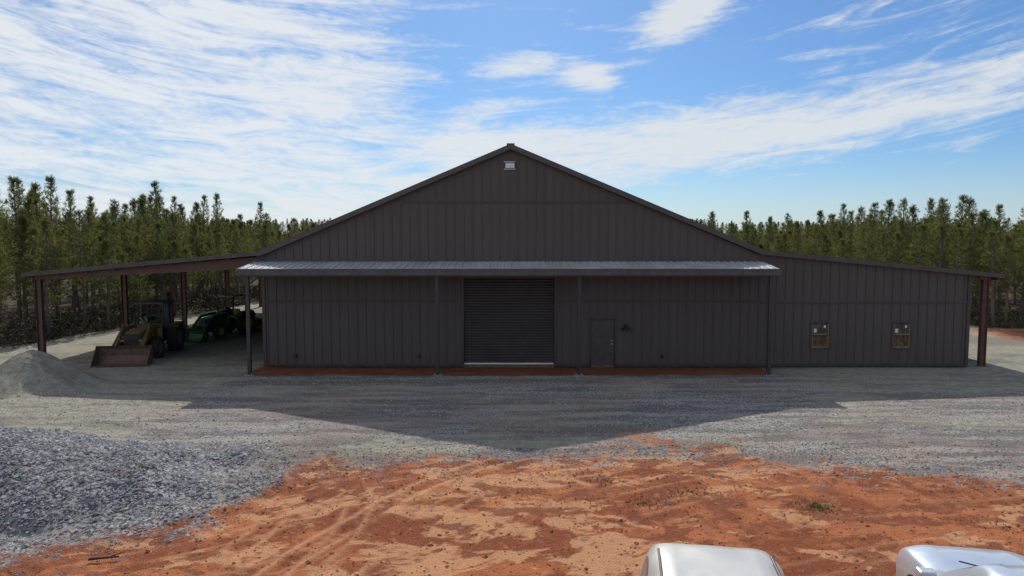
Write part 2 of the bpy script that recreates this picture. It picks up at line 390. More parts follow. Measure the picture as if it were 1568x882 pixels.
while z<4.1:
    w.add([(-2.2,.10,z),(1.93,.10,z),(1.93,.045,z+.04),(-2.2,.045,z+.04),(-2.2,.045,z+.075),(1.93,.045,z+.075),(-2.2,.10,z+.125),(1.93,.10,z+.125)],[(0,1,2,3),(3,2,5,4),(4,5,7,6)]); z+=.125
w.obj('rollup_door',M['rollup'],B0)
w=MB(); w.box(-2.2,1.93,.0,.1,.11,.165); w.obj('rollup_bottom_bar',M['white'],B0)
w=MB(); w.box(-2.2,1.93,-.02,.5,-.1,.105); w.box(3.63,4.71,-.02,.3,-.1,.06); w.obj('door_sills',M['rust'],B0,bevel=.01)
w=MB(); w.box(3.63,4.71,.02,.09,.06,2.19); w.obj('entry_door',M['door'],B0,bevel=.004)
w=MB(); w.cyl((4.6,.04,1.05),(4.6,-.03,1.05),.035); w.cyl((4.6,.04,1.2),(4.6,.0,1.2),.03); w.box(4.52,4.63,-.035,-.02,1.04,1.065); w.obj('door_handle',M['alu'],B0)
for (a,b_,z0,z1) in doors[2:]:
    w=MB(); t=.06
    for (p0,p1,q0,q1) in ((a-t,a+.03,z0-t,z1+t),(b_-.03,b_+t,z0-t,z1+t),(a+.03,b_-.03,z0-t,z0+.03),(a+.03,b_-.03,z1-.03,z1+t)): w.box(p0,p1,-.04,.1,q0,q1)
    zm=(z0+z1)/2; w.box(a+.03,b_-.03,.0,.07,zm-.025,zm+.025); w.obj('window_frame',M['trim'],B0,bevel=.004)
    w=MB(); w.add([(a+.03,.035,z0+.03),(b_-.03,.035,z0+.03),(b_-.03,.035,z1-.03),(a+.03,.035,z1-.03)],[(0,1,2,3)]); w.obj('window_glass',M['glass'],B0)
    w=MB()
    for q0,q1 in ((z0+.03,zm-.025),(zm+.025,z1-.03)):
        w.box(a+.03,a+.075,.005,.033,q0,q1); w.box(b_-.075,b_-.03,.005,.033,q0,q1); w.box(a+.075,b_-.075,.005,.033,q0,q0+.035)
    w.obj('window_sash',M['wood'],B0)
    w=MB(); w.box(a,b_,.09,.12,z0,zm+.0); w.box(a+.25,a+.42,.07,.089,z0,z1); w.obj('window_interior_and_reflection',M['interior_refl'],B0)  # panel behind the glass: brown interior plus painted reflection of the ground
    w=MB(); w.box(a,b_,.10,.13,zm,z1); w.obj('window_interior_wall',M['interior_refl2'],B0)
    w=MB(); w.box(a+.13,a+.25,.022,.0335,zm+.12,zm+.3); w.box(b_-.26,b_-.17,.022,.0335,zm+.34,zm+.46)
    w.obj('window_sticker',M['white'],B0)
w=MB(); w.box(5.12,5.3,-.06,-.0015,1.75,2.0); w.cyl((5.21,-.06,1.93),(5.21,-.25,1.86),.02); w.cyl((5.21,-.27,1.9),(5.21,-.27,1.76),.07,.17,16); w.box(4.98,5.44,-.12,-.03,1.72,1.78); w.obj('wall_lamp',M['dark'],B0)
w=MB()
for x in (-9.97,-4.3,6.9): w.box(x-.06,x+.06,-.09,-.031,.42,.58); w.cyl((x,-.06,.5),(x,-.13,.5),.04)
w.obj('outlet_boxes',M['dark'],B0,bevel=.01)
w=MB(); w.box(-.30,.12,-.14,-.031,9.07,9.30); w.obj('gable_light',M['white'],B0,bevel=.02)
w=MB(); w.box(-.37,.16,-.17,-.031,9.325,9.36); w.box(-.37,.16,-.07,-.031,9.01,9.045);w.obj('gable_light_hood',M['alu'],B0)
def slab(w,x0,z0,x1,z1,y0,y1,t):
    w.hexa([(x0,y0,z0-t),(x1,y0,z1-t),(x1,y1,z1-t),(x0,y1,z0-t),(x0,y0,z0),(x1,y0,z1),(x1,y1,z1),(x0,y1,z0)])
w=MB()
ZR=10.12
slab(w,XL-.05,5.31,XA,ZR,-.22,DEP+.3,.15); slab(w,XA,ZR,XR+.05,5.35,-.22,DEP+.3,.15)
slab(w,-22.27,4.33,XL-.05,5.30,-.22,DEP+.3,.07); slab(w,XR+.05,5.34,22.36,4.27,-.22,DEP+.3,.07)
w.obj('roof_panels',M['roof'],B0)
w=MB(); y=0.1
while y<DEP:
    for (x0,z0,x1,z1) in ((XL,5.33,XA-.05,ZR-.01),(XA+.05,ZR-.01,XR,5.37),(-22.25,4.332,XL-.1,5.298),(XR+.1,5.338,22.34,4.272)): w.beam((x0,y,z0+.01),(x1,y,z1+.01),.05,.05)
    y+=.61
w.beam((XA,-.23,ZR+.015),(XA,DEP+.3,ZR+.015),.35,.05)
w.obj('roof_ribs',M['roof'],B0)
w=MB()
for (x0,z0,x1,z1,t) in ((XL-.06,5.33,XA,ZR+.02,.24),(XA,ZR+.02,XR+.06,5.37,.24),(-22.29,4.35,XL-.06,5.325,.19),(XR+.06,5.36,22.38,4.29,.19)):
    slab(w,x0,z0,x1,z1,-.255,-.223,t)
w.box(-22.3,-22.27,-.25,DEP+.3,4.14,4.35); w.box(22.36,22.39,-.25,DEP+.3,4.08,4.29)
w.obj('rake_trim',M['roof'],B0)
w=MB()
PX=21.76
for i in range(5):
    y=.12+i*6.9
    for sgn in (-1,1):
        x=sgn*PX
        w.box(x-.14,x-.12,y-.1,y+.1,0,4.1); w.box(x+.12,x+.14,y-.1,y+.1,0,4.1); w.box(x-.12,x+.12,y-.012,y+.012,0,4.1)
        w.box(x-.2,x+.2,y-.16,y+.16,-.03,.03)
    w.hexa([(-21.9,y-.09,4.02),(XL-.02,y-.09,4.55),(XL-.02,y+.09,4.55),(-21.9,y+.09,4.02),(-21.9,y-.09,4.22),(XL-.02,y-.09,5.08),(XL-.02,y+.09,5.08),(-21.9,y+.09,4.22)])
    w.hexa([(RX+.02,y-.09,4.08),(21.95,y-.09,3.98),(21.95,y+.09,3.98),(RX+.02,y+.09,4.08),(RX+.02,y-.09,4.28),(21.95,y-.09,4.2),(21.95,y+.09,4.2),(RX+.02,y+.09,4.28)])
w.obj('lean_to_frames',M['primer'],B0,bevel=.006)
w=MB()
for i in range(9):
    f=i/8; x=-22.0+f*(-11.6+22.0); z=4.345+(x+22.27)*.0895-.17
    w.box(x-.03,x+.03,-.15,DEP,z-.085,z+.085)
for x in (21.4,22.2): w.box(x-.03,x+.03,-.15,DEP,4.0+(22.2-x)*.095,4.19+(22.2-x)*.095)
w.obj('purlins',M['under'],B0)
YP=-1.93
w=MB(); slab_pts=[(-11.72,-2.12,4.60),(11.45,-2.12,4.60),(11.45,-.005,4.86),(-11.72,-.005,4.86)]
w.hexa([(x,y,z-.04) for x,y,z in slab_pts]+slab_pts)
x=-11.66
while x<11.45:
    w.hexa([(x-.035,-2.125,4.601),(x+.035,-2.125,4.601),(x+.035,-.006,4.861),(x-.035,-.006,4.861),(x-.018,-2.125,4.632),(x+.018,-2.125,4.632),(x+.018,-.006,4.892),(x-.018,-.006,4.892)]); x+=.305
w.obj('porch_roof',M['galv'],B0)
w=MB()
w.box(-11.76,11.49,-2.17,-2.13,4.33,4.62); w.box(-11.76,-11.725,-2.13,-.0,4.33,4.60); w.box(11.455,11.49,-2.13,0,4.33,4.60)
w.box(-11.72,11.45,-.05,-.006,4.895,4.95)
w.box(-11.76,11.49,-2.19,-2.172,4.56,4.61)
w.obj('porch_fascia',M['fascia'],B0,bevel=.008)
w=MB()
w.box(-11.7,11.43,-2.05,-1.85,4.27,4.52)
for x in (-11.37,-3.22,2.89,11.12): w.box(x-.05,x+.05,-1.85,-.05,4.4,4.52)
w.obj('porch_beams',M['trim'],B0,bevel=.008)
w=MB()
for x in (-11.37,-3.22,2.89,11.12):
    w.box(x-.075,x+.075,YP-.075,YP+.075,.02,4.27); w.box(x-.14,x+.14,YP-.14,YP+.14,-.02,.03)
w.beam((11.12,YP,3.9),(10.6,YP,4.28),.06); w.beam((-11.37,YP,3.9),(-10.85,YP,4.28),.06)
w.obj('porch_posts',M['postm'],B0,bevel=.008)
w=MB()
for x in (-11.37,-3.22,2.89,11.12):
    for dx in(-.11,.11): w.cyl((x+dx,YP-.11,.03),(x+dx,YP-.11,.09),.018,n=8)
    w.cyl((x,YP-.1,-.1),(x,YP-.1,.018),.2,n=16)
w.obj('post_footings',M['conc'],B0)

# ---------------------------------------------------------------- machines
def tyre(w,c,r,wd,lug=0,ax=(0,1,0)):
    w.mi=0; k=wd/2
    w.lathe(c,ax,[(-k*.55,r*.55),(-k*.95,r*.68),(-k,r*.85),(-k*.85,r*.96),(-k*.4,r),(k*.4,r),(k*.85,r*.96),(k,r*.85),(k*.95,r*.68),(k*.55,r*.55)],32)
    if lug:
        n=int(lug)
        for i in range(n):
            t=2*math.pi*i/n
            for s in (-1,1):
                tt=t+(s>0)*math.pi/n
                a=Vector(c)+Vector((math.cos(tt)*r,s*k*.95,math.sin(tt)*r)); b=Vector(c)+Vector((math.cos(tt+.22)*r,s*k*.05,math.sin(tt+.22)*r))
                w.beam(a,b,.06,.07,up=(math.cos(tt),0,math.sin(tt)))
    w.mi=1
    w.lathe(c,ax,[(-k*.6,r*.56),(-k*.5,r*.5),(-k*.25,r*.2),(-k*.3,.01)],24); w.lathe(c,ax,[(k*.6,r*.56),(k*.5,r*.5),(k*.25,r*.2),(k*.3,.01)],24)
    w.mi=0
def bucket(w,xc,half,zb,depth,height):
    prof=[(depth,0.0),(.15,.0),(0,.12),(-.06,.35),(.0,height*.8),(.14,height)]
    t=.03
    P=[(xc+x,zb+z) for x,z in prof]
    for (a,b) in zip(P[:-1],P[1:]):
        w.hexa([(a[0],-half,a[1]),(b[0],-half,b[1]),(b[0],half,b[1]),(a[0],half,a[1]),(a[0]-t*.6,-half,a[1]-t),(b[0]-t,-half,b[1]-t*.3),(b[0]-t,half,b[1]-t*.3),(a[0]-t*.6,half,a[1]-t)])
    for s in (-1,1):
        w.prism(P+[(xc+depth*.9,zb+.1)],s*half-.012,s*half+.012)
    w.box(xc+depth-.05,xc+depth+.08,-half,half,zb-.03,zb)
    for i in range(9): 
        y=-half+.1+i*(2*half-.2)/8; w.box(xc+depth+.05,xc+depth+.17,y-.035,y+.035,zb-.025,zb+.012)
def backhoe(loc,rz):
    E=empty('backhoe_loader',loc,rz)
    w=MB(); tyre(w,(1.3,.86,.5),.5,.36,14); tyre(w,(1.3,-.86,.5),.5,.36,14); tyre(w,(-.9,.9,.72),.72,.5,20); tyre(w,(-.9,-.9,.72),.72,.5,20)
    w.obj('wheels',[M['rubber'],M['lgrey']],E)
    w=MB(); w.hexa([(.1,-.42,.75),(2.1,-.38,.75),(2.1,.38,.75),(.1,.42,.75),(.1,-.42,1.62),(2.05,-.34,1.35),(2.05,.34,1.35),(.1,.42,1.62)])
    w.prism([(-.4,1.4),(-.25,1.5),(-1.55,1.5),(-1.75,1.2),(-1.7,.95),(-1.5,1.3),(-.5,1.3)],-1.15,-.66); w.prism([(-.4,1.4),(-.25,1.5),(-1.55,1.5),(-1.75,1.2),(-1.7,.95),(-1.5,1.3),(-.5,1.3)],.66,1.15)
    w.obj('hood_and_fenders',M['yellow'],E,bevel=.05)
    w=MB(); w.box(-1.8,2.0,-.35,.35,.5,.78); w.box(2.1,2.16,-.34,.34,.7,1.33); w.box(1.15,1.45,-.8,.8,.42,.58); w.box(-1.1,-.7,-.8,.8,.6,.85); w.box(-1.9,-1.6,-.75,.75,.45,1.05)
    w.box(-.9,.1,-.55,.55,.78,1.25); w.cyl((1.2,-.2,1.5),(1.2,-.2,2.2),.05); w.box(-1.05,-.5,-.25,.25,1.25,1.5); w.box(-1.1,-.98,-.25,.25,1.5,1.95); w.cyl((-.1,0,1.5),(-.3,0,1.8),.03); w.cyl((-.28,0,1.78),(-.31,0,1.82),.2,n=16)
    w.obj('chassis',M['dark'],E,bevel=.02)
    w=MB()
    for s in (-.62,.62):
        w.beam((-.05,s,1.25),(-.15,s,2.55),.07); w.beam((-1.35,s,1.4),(-1.3,s,2.55),.08)
    w.beam((-.12,-.6,2.3),(-.12,.6,2.3),.05); w.obj('canopy_posts',M['dark'],E,bevel=.01)
    w=MB(); w.box(-1.5,.1,-.72,.72,2.55,2.64); w.obj('canopy_roof',M['lgrey'],E,bevel=.04)
    w=MB()
    for s in (-.62,.62):
        w.beam((.35,s,1.5),(1.5,s,1.45),.1,.2); w.beam((1.5,s,1.45),(2.75,s,.45),.1,.2); w.beam((.3,s,.8),(.4,s,1.6),.12,.22); w.beam((.5,s,.95),(1.6,s,1.2),.07); w.beam((1.5,s,1.65),(2.7,s,.85),.06)
        w.beam((1.35,s,1.35),(1.6,s,1.72),.08,.14)
    w.beam((2.1,-.62,.98),(2.1,.62,.98),.12); w.obj('loader_arms',M['yellow'],E,bevel=.015)
    w=MB(); bucket(w,2.85,1.22,.04,.75,.85); w.obj('front_bucket',M['rust'],E)
    w=MB(); w.beam((-1.9,0,.8),(-2.4,0,1.0),.3,.5); w.beam((-2.3,0,1.0),(-2.0,0,2.9),.22,.32); w.beam((-2.0,0,2.9),(-2.6,0,2.75),.2,.3); w.beam((-2.5,0,2.95),(-2.9,0,1.2),.18,.26); w.beam((-2.3,0,1.6),(-2.5,0,2.6),.1)
    w.prism([(-2.9,1.3),(-3.2,1.2),(-3.3,.8),(-3.0,.5),(-2.6,.6),(-2.7,.75),(-3.0,.75),(-3.05,1.0),(-2.8,1.15)],-.3,.3)
    for s in (-1,1): w.beam((-1.9,s*.6,.9),(-2.05,s*1.05,1.7),.14); w.box(-2.2,-1.95,s*1.0-.12,s*1.0+.12,.3,.95)
    w.obj('backhoe_boom',M['lgrey'],E,bevel=.02)
backhoe((-18.55,3.55,0.0),D2R(-84))
def tractor(loc,rz):
    E=empty('farm_tractor',loc,rz)
    w=MB(); tyre(w,(1.3,.72,.42),.42,.28,14); tyre(w,(1.3,-.72,.42),.42,.28,14); tyre(w,(-.75,.8,.68),.68,.42,20); tyre(w,(-.75,-.8,.68),.68,.42,20)
    w.obj('wheels',[M['rubber'],M['tyellow']],E)
    w=MB(); w.hexa([(.05,-.36,.7),(1.85,-.32,.75),(1.85,.32,.75),(.05,.36,.7),(.05,-.34,1.42),(1.75,-.26,1.22),(1.75,.26,1.22),(.05,.34,1.42)])
    for a,b_ in((-1.02,-.58),(.58,1.02)): w.prism([(-.1,1.2),(-.3,1.46),(-1.2,1.46),(-1.45,1.15),(-1.4,1.1),(-1.15,1.38),(-.35,1.38),(-.15,1.15)],a,b_)
    w.obj('hood_and_fenders',M['green'],E,bevel=.05)
    w=MB(); w.box(-1.2,1.8,-.25,.25,.45,.75); w.box(1.84,1.9,-.28,.28,.7,1.2); w.box(1.2,1.4,-.65,.65,.36,.48); w.box(-.95,-.55,-.7,.7,.55,.8); w.box(-.9,0,-.5,.5,.75,.9); w.cyl((.9,.2,1.3),(.9,.2,1.9),.04)
    w.cyl((0,0,1.3),(-.2,0,1.6),.03); w.cyl((-.18,0,1.58),(-.21,0,1.62),.19,n=16)
    for s in (-.5,.5): w.beam((-1.05,s,.9),(-1.1,s,2.35),.08)
    w.beam((-1.1,-.5,1.8),(-1.1,.5,1.8),.06)
    w.obj('chassis_and_rops',M['dark'],E,bevel=.02)
    w=MB(); w.box(-.85,-.45,-.24,.24,1.0,1.15); w.box(-.9,-.78,-.24,.24,1.1,1.55); w.obj('seat',M['tyellow'],E,bevel=.04)
    w=MB(); w.box(-1.35,.05,-.6,.6,2.36,2.44); w.obj('canopy',M['alu'],E,bevel=.03)
    w=MB()
    for s in (-.5,.5):
        w.beam((.3,s,.6),(.35,s,1.4),.09,.16); w.beam((.35,s,1.4),(1.5,s,1.3),.08,.15); w.beam((1.5,s,1.3),(2.45,s,.4),.08,.15); w.beam((.45,s,.9),(1.4,s,1.1),.05)
    w.beam((1.95,-.5,.85),(1.95,.5,.85),.09); w.obj('loader_arms',M['green'],E,bevel=.012)
    w=MB(); bucket(w,2.5,1.05,.04,.6,.7); w.obj('loader_bucket',M['green'],E)
    w=MB(); w.box(-3.4,-1.9,-.95,.95,.28,.42); w.box(-3.4,-1.9,-.97,-.94,.12,.4); w.box(-3.4,-1.9,.94,.97,.12,.4); w.beam((-1.5,-.35,.6),(-2.1,-.3,.45),.07); w.beam((-1.5,.35,.6),(-2.1,.3,.45),.07); w.beam((-1.4,0,1.0),(-2.1,0,1.0),.06); w.beam((-2.1,0,.4),(-2.1,0,1.05),.08); w.beam((-2.1,0,1.05),(-3.2,0,.45),.06); w.box(-2.85,-2.45,-.2,.2,.42,.7)
    w.obj('rotary_cutter',M['red'],E,bevel=.015)
    w=MB(); tyre(w,(-3.6,0,.2),.2,.14); w.obj('tail_wheel',[M['rubber'],M['lgrey']],E)
tractor((-17.45,10.3,0),D2R(-112))

# ---------------------------------------------------------------- cars
def car(name,loc,rz,paint,st,glassrange,ws,rg,rail,scale=1):
    E=empty(name,loc,rz); E.scale=(scale,)*3
    P=[];n=len(st)
    for (x,wd,belt,zr,wr) in st:
        half=[(wd*.8,.28),(wd,.36),(wd*1.015,.68),(wd*.975,belt),(wr,zr-.045),(wr*.8,zr-.002),(wr*.62,zr+.012),(wr*.52,zr+.002),(0,zr+.015)]
        ring=half+[(-a,b) for a,b in half[:-1][::-1]]
        P+=[(x,y,z) for y,z in ring]
    k=17; F=[];mt=[]
    for i in range(n-1):
        xa,xb=st[i][0],st[i+1][0]
        for j in range(k):
            q=(j+1)%k
            F.append((i*k+j,(i+1)*k+j,(i+1)*k+q,i*k+q)); mi=0
            if j in (3,12):
                for a,b in glassrange:
                    if xa>=a-1e-4 and xb<=b+1e-4: mi=1
            if j in range(4,12) and ((xa>=ws[0]-1e-4 and xb<=ws[1]+1e-4) or (xa>=rg[0]-1e-4 and xb<=rg[1]+1e-4)): mi=1
            if j in (0,15,16): mi=2
            mt.append(mi)
    F.append(tuple(range(k-1,-1,-1))); mt.append(0); F.append(tuple((n-1)*k+j for j in range(k))); mt.append(0)
    me=bpy.data.meshes.new('body'); me.from_pydata(P,[],F)
    for q in (paint,M['cglass'],M['dark']): me.materials.append(q)
    me.polygons.foreach_set('material_index',mt)
    import bmesh
    bm=bmesh.new(); bm.from_mesh(me); bmesh.ops.recalc_face_normals(bm,faces=bm.faces)
    cl=bm.edges.layers.float.new('crease_edge')
    for e in bm.edges:
        ms={f.material_index for f in e.link_faces}
        if len(ms)>1: e[cl]=.8
        elif all(abs(v.co.z)<.7 for v in e.verts): e[cl]=.3
    bm.to_mesh(me); bm.free(); me.polygons.foreach_set('use_smooth',[True]*len(me.polygons))
    o=link(bpy.data.objects.new('body',me),E); s=o.modifiers.new('s','SUBSURF'); s.levels=3; s.render_levels=3
    w=MB()
    for x in (-1.42,1.45):
        for y in (-.82,.82): tyre(w,(x,y,.36),.36,.24)
    w.obj('wheels',[M['rubber'],M['alu']],E,smooth=False)
    w=MB()
    for x in (-1.42,1.45):
        for s_ in (-1,1): w.lathe((x,s_*.9,.38),(0,1,0),[(-.06,.40),(.045,.44),(.05,.40)],28)
    w.box(2.36,2.43,-.55,.55,.45,.75); w.box(-2.45,-2.38,-.7,.7,.35,.5)
    for s_ in (-1,1):
        for x0 in (-.95,.25): w.box(x0,x0+.2,s_*.965-.02,s_*.965+.02,.98,1.01)
    w.beam((1.22,-.5,1.13),(.95,.1,1.33),.02); w.beam((1.22,.1,1.13),(.95,.6,1.33),.02)
    w.obj('grille_and_trim',M['dark'],E,bevel=.01)
    w=MB()
    for s_ in (-1,1): w.hexa([(2.12,s_*.62,.74),(2.4,s_*.60,.74),(2.3,s_*.86,.74),(2.05,s_*.9,.76),(2.1,s_*.62,.93),(2.33,s_*.6,.90),(2.24,s_*.84,.91),(2.02,s_*.885,.95)])
    w.obj('headlights',M['lamp'],E,bevel=.03)
    w=MB()
    for s_ in (-1,1): w.box(-2.41,-2.2,s_*.8-.09,s_*.8+.09,.85,1.15)
    w.obj('tail_lights',M['tail'],E,bevel=.03)
    w=MB()
    for s_ in (-1,1): w.box(.72,.9,s_*1.06-.11,s_*1.06+.11,1.08,1.24); w.beam((.8,s_*.88,1.1),(.8,s_*1.02,1.13),.05)
    w.obj('mirrors',paint,E,bevel=.04)
    if rail:
        w=MB()
        for s_ in (-1,1):
            w.beam((-1.8,s_*.66,rail+.0),(.1,s_*.66,rail+.0),.03)
        w.obj('roof_rails',M['dark'],E,bevel=.01)
    return E
suv=[(-2.42,.82,.7,.78,.76),(-2.38,.92,.95,1.02,.84),(-2.33,.95,1.08,1.25,.84),(-2.24,.96,1.1,1.76,.77),(-2.15,.96,1.1,1.83,.77),(-1.4,.96,1.1,1.86,.77),(-1.3,.96,1.1,1.865,.77),(-.3,.96,1.1,1.87,.77),(-.2,.96,1.09,1.87,.77),(.25,.96,1.08,1.85,.76),(.42,.96,1.08,1.78,.75),(1.12,.96,1.06,1.17,.82),(1.25,.94,1.04,1.13,.83),(1.9,.93,.98,1.07,.82),(2.22,.9,.9,1.0,.78),(2.36,.84,.8,.85,.72),(2.42,.78,.6,.62,.7)]
car('white_suv',(2.25,-24.72,0),D2R(261),M['carwhite'],suv,[(-2.15,-1.4),(-1.3,-.3),(-.2,.25)],(.42,1.12),(-2.33,-2.24),1.89,1.04)
sed=[(-2.42,.80,.7,.78,.74),(-2.38,.90,.90,.95,.80),(-2.25,.93,1.0,1.05,.80),(-1.9,.94,1.02,1.45,.66),(-1.6,.94,1.04,1.58,.66),(-1.3,.95,1.04,1.62,.67),(-1.2,.95,1.04,1.63,.67),(-.3,.95,1.04,1.66,.67),(-.2,.95,1.04,1.66,.67),(.2,.95,1.04,1.63,.66),(.38,.95,1.04,1.58,.65),(1.12,.95,1.02,1.10,.80),(1.25,.94,1.0,1.10,.83),(1.9,.93,.97,1.06,.82),(2.22,.91,.92,1.01,.80),(2.36,.87,.82,.88,.75),(2.42,.8,.6,.64,.7)]
car('silver_crossover_car',(6.74,-22.95,0),D2R(80),M['carsilver'],sed,[(-1.9,-1.3),(-1.2,-.3),(-.2,.2)],(.38,1.12),(-2.25,-1.9),0,1.03)

# ---------------------------------------------------------------- pines
def foliage_mat():
    m=bpy.data.materials.new('pine_needles'); m.use_nodes=True; nt=m.node_tree; nt.nodes.clear(); h=NT(nt)
    oi=h.n('ShaderNodeObjectInfo'); tc=h.n('ShaderNodeTexCoord').outputs['Object']
    n=h.noise(tc,.9,1,.6); c=h.mix(h.ss(n,.3,.7),(.048,.070,.028),(.115,.135,.052))
    c=h.mix(h.math('MULTIPLY',oi.outputs['Random'],.6),c,(.15,.14,.065))
    d=h.n('ShaderNodeBsdfDiffuse'); t=h.n('ShaderNodeBsdfTranslucent'); nt.links.new(c,d.inputs[0]); nt.links.new(h.mix(1.0,c,(1.6,1.55,1.0),'MULTIPLY'),t.inputs[0])
    mx=h.n('ShaderNodeMixShader'); mx.inputs[0].default_value=.45; nt.links.new(d.outputs[0],mx.inputs[1]); nt.links.new(t.outputs[0],mx.inputs[2])
    o=h.n('ShaderNodeOutputMaterial'); nt.links.new(mx.outputs[0],o.inputs[0]); return m
MN=foliage_mat(); MBk=simple('pine_bark',(.17,.13,.105),.9,0,.3,6)
def pine_mesh(seed,h=8.5,dens=1.0,spread=1.0,low=.28):
    r=np.random.default_rng(seed); w=MB()
    lean=r.normal(0,.014,2)
    def tr(z): return Vector((lean[0]*z+.06*math.sin(z*.8+seed),lean[1]*z+.05*math.cos(z*.7+seed),z))
    zs=np.linspace(0,h*.99,9); 
    for a,b in zip(zs[:-1],zs[1:]): w.cyl(tr(a),tr(b),.105*(1-a/h)**.8+.012,.105*(1-b/h)**.8+.012,7)
    tips=[]
    z=h*.10
    while z<h*.985:
        t=z/h; n=int(r.integers(3,6)); a0=r.uniform(0,6.28)
        for i in range(n):
            if t<low:
                if r.random()<.4: continue
                L=r.uniform(.5,1.4); up=r.uniform(-.1,.25)
            else:
                tt=(t-low)/(1-low); L=(1.7*(1-tt)**1.05*(.6+.4*min(1,tt*5)))*spread*r.uniform(.45,1.3)+.15; up=r.uniform(.15,.5)+.5*tt
            a=a0+i*6.28/n+r.normal(0,.25); d=Vector((math.cos(a),math.sin(a),up)).normalized(); p0=tr(z+r.normal(0,.06))
            mid=p0+d*L*.55; end=mid+(d+Vector((0,0,.5))).normalized()*L*.45
            w.beam(p0,mid,.028,.028); w.beam(mid,end,.016,.016)
            if t<low and r.random()<.75: continue
            k=max(2,int(L*5.2*dens))
            for q in range(k):
                f=.28+.72*(q+r.uniform(0,1))/k
                p=p0+(mid-p0)*min(1,f/.55) if f<.55 else mid+(end-mid)*((f-.55)/.45)
                side=Vector(r.normal(0,1,3)); side=(side-d*side.dot(d)).normalized()
                p=p+side*r.uniform(0,.24)*(L*.5+.3); tips.append((p,(d*.7+side*.7+Vector((0,0,.55))).normalized()))
            tips.append((end,(end-mid).normalized()+Vector((0,0,.3))))
        z+=r.uniform(.24,.45)*(1.15-.4*t)
    top=tr(h*.99)
    for q in range(7): tips.append((top-Vector((0,0,.12*q)),Vector((r.normal(0,.15),r.normal(0,.15),1)).normalized()))
    w.mi=1
    for p,d in tips:
        for _ in range(9):
            v=(d*1.0+Vector(r.normal(0,.55,3))).normalized(); L=r.uniform(.14,.28); s=v.cross(Vector(r.normal(0,1,3))).normalized()*r.uniform(.014,.025)
            q=p+Vector(r.normal(0,.05,3)); b=len(w.v); w.v+=[tuple(q-s),tuple(q+s),tuple(q+v*L)]; w.f.append((b,b+1,b+2)); w.m.append(1)
    me=bpy.data.meshes.new('pine'); me.from_pydata(w.v,[],w.f); me.materials.append(MBk); me.materials.append(MN); me.polygons.foreach_set('material_index',w.m)
    return me
pines=[pine_mesh(11+i,8.5,[1,1.1,.9,1.1,.8,1,.85,1][i],[1,.85,1.15,.95,.75,1.05,.9,1.2][i],[.3,.4,.25,.46,.35,.32,.48,.34][i]) for i in range(8)]
fp=empty('pine_forest')
def height_at(x,y):
    return float(np.interp(x,[-45,-34,-29,-25,-12,10,24,30,36,60],[9.2,8.5,7.1,5.8,5.8,6.7,6.4,6.5,7.2,7.8]))
cnt=0; front=[]
def place(x,y,hh,parent,name='pine',wide=1):
    o=bpy.data.objects.new(name,random.choice(pines)); s=hh/8.5; wq=wide*(.5+.5*s)
    o.scale=(wq*random.uniform(.85,1.2),wq*random.uniform(.85,1.2),s); o.rotation_euler=(random.uniform(-.04,.04),random.uniform(-.04,.04),random.uniform(0,6.28))
    o.location=(x,y,float(base_h(x,y))-.05); link(o,parent)
y=-12.0
while y<62:
    x=-80.0
    while x<80:
        px=x+random.uniform(-1.1,1.1); py=y+random.uniform(-1.1,1.1); f=float(forest_mask(px,py))
        if f>0 and f<20 and abs(px)/max(1,(py+31.2))<1.05:
            keep=.93 if f<8 else .75
            if random.random()<keep:
                hh=height_at(px,py)*random.choice([1,1,.9,.78,.92,1.06,1.15,1.3])*random.uniform(.9,1.07)
                if f<2.0 and random.random()<.10 and len(front)<9: place(px,py,hh,None,'pine_tree'); front.append(1)
                else: place(px,py,hh,fp); cnt+=1
        x+=2.2
    y+=2.2
for i in range(1100):
    d=random.uniform(80,420); a=random.uniform(-.72,.72); x=math.tan(a)*d; y=d-31
    place(x,y,random.uniform(6.5,8.8)+(2 if d>200 else 0),fp,wide=1.3); cnt+=1
def brush_mesh():
    r=np.random.default_rng(5); V=[];F=[]
    for i in range(5200):
        while True:
            x=r.uniform(-50,55); y=r.uniform(-5,50); f=float(forest_mask(x,y))
            if 0<f<8: break
        hgt=r.uniform(.2,1.3)
        for _ in range(14):
            p=np.array([x,y,0])+np.array([*r.normal(0,.35,2),r.uniform(0,hgt)]); d=r.normal(0,1,3); d/=np.linalg.norm(d); s=np.cross(d,r.normal(0,1,3)); s/=np.linalg.norm(s)
            b=len(V); V+= [tuple(p-s*.04),tuple(p+s*.04),tuple(p+d*.24)]; F.append((b,b+1,b+2))
    me=bpy.data.meshes.new('underbrush'); me.from_pydata(V,[],F); me.materials.append(simple('brush_leaves',(.07,.06,.033),.8,0,.5,1)); return link(bpy.data.objects.new('underbrush',me))
brush_mesh()
def gz(x,y):
    j=np.searchsorted(gx,x); i=np.searchsorted(gy,y); return float(H[min(i,ny-1),min(j,nx-1)])
r=np.random.default_rng(9); V=[];F=[]
for (cx,cy,rad,n) in ((6.75,-16.6,.35,160),(3.0,-16.3,.9,90),(4.2,-15.6,.6,60),(-8.6,-15.6,.35,120),(10.2,-17.6,.5,30),(2.2,-14.9,.4,30)):
    for _ in range(n):
        a=r.uniform(0,6.28); q=rad*abs(r.normal(0,.6)); x=cx+math.cos(a)*q*1.6; y=cy+math.sin(a)*q; z=gz(x,y)-.01
        for _ in range(5):
            d=np.array([r.normal(0,.7),r.normal(0,.7),1]); L=r.uniform(.03,.08); d=d/np.linalg.norm(d)*L; b=len(V); V+=[(x-.008,y,z),(x+.008,y,z),(x+d[0],y+d[1],z+d[2])]; F.append((b,b+1,b+2))
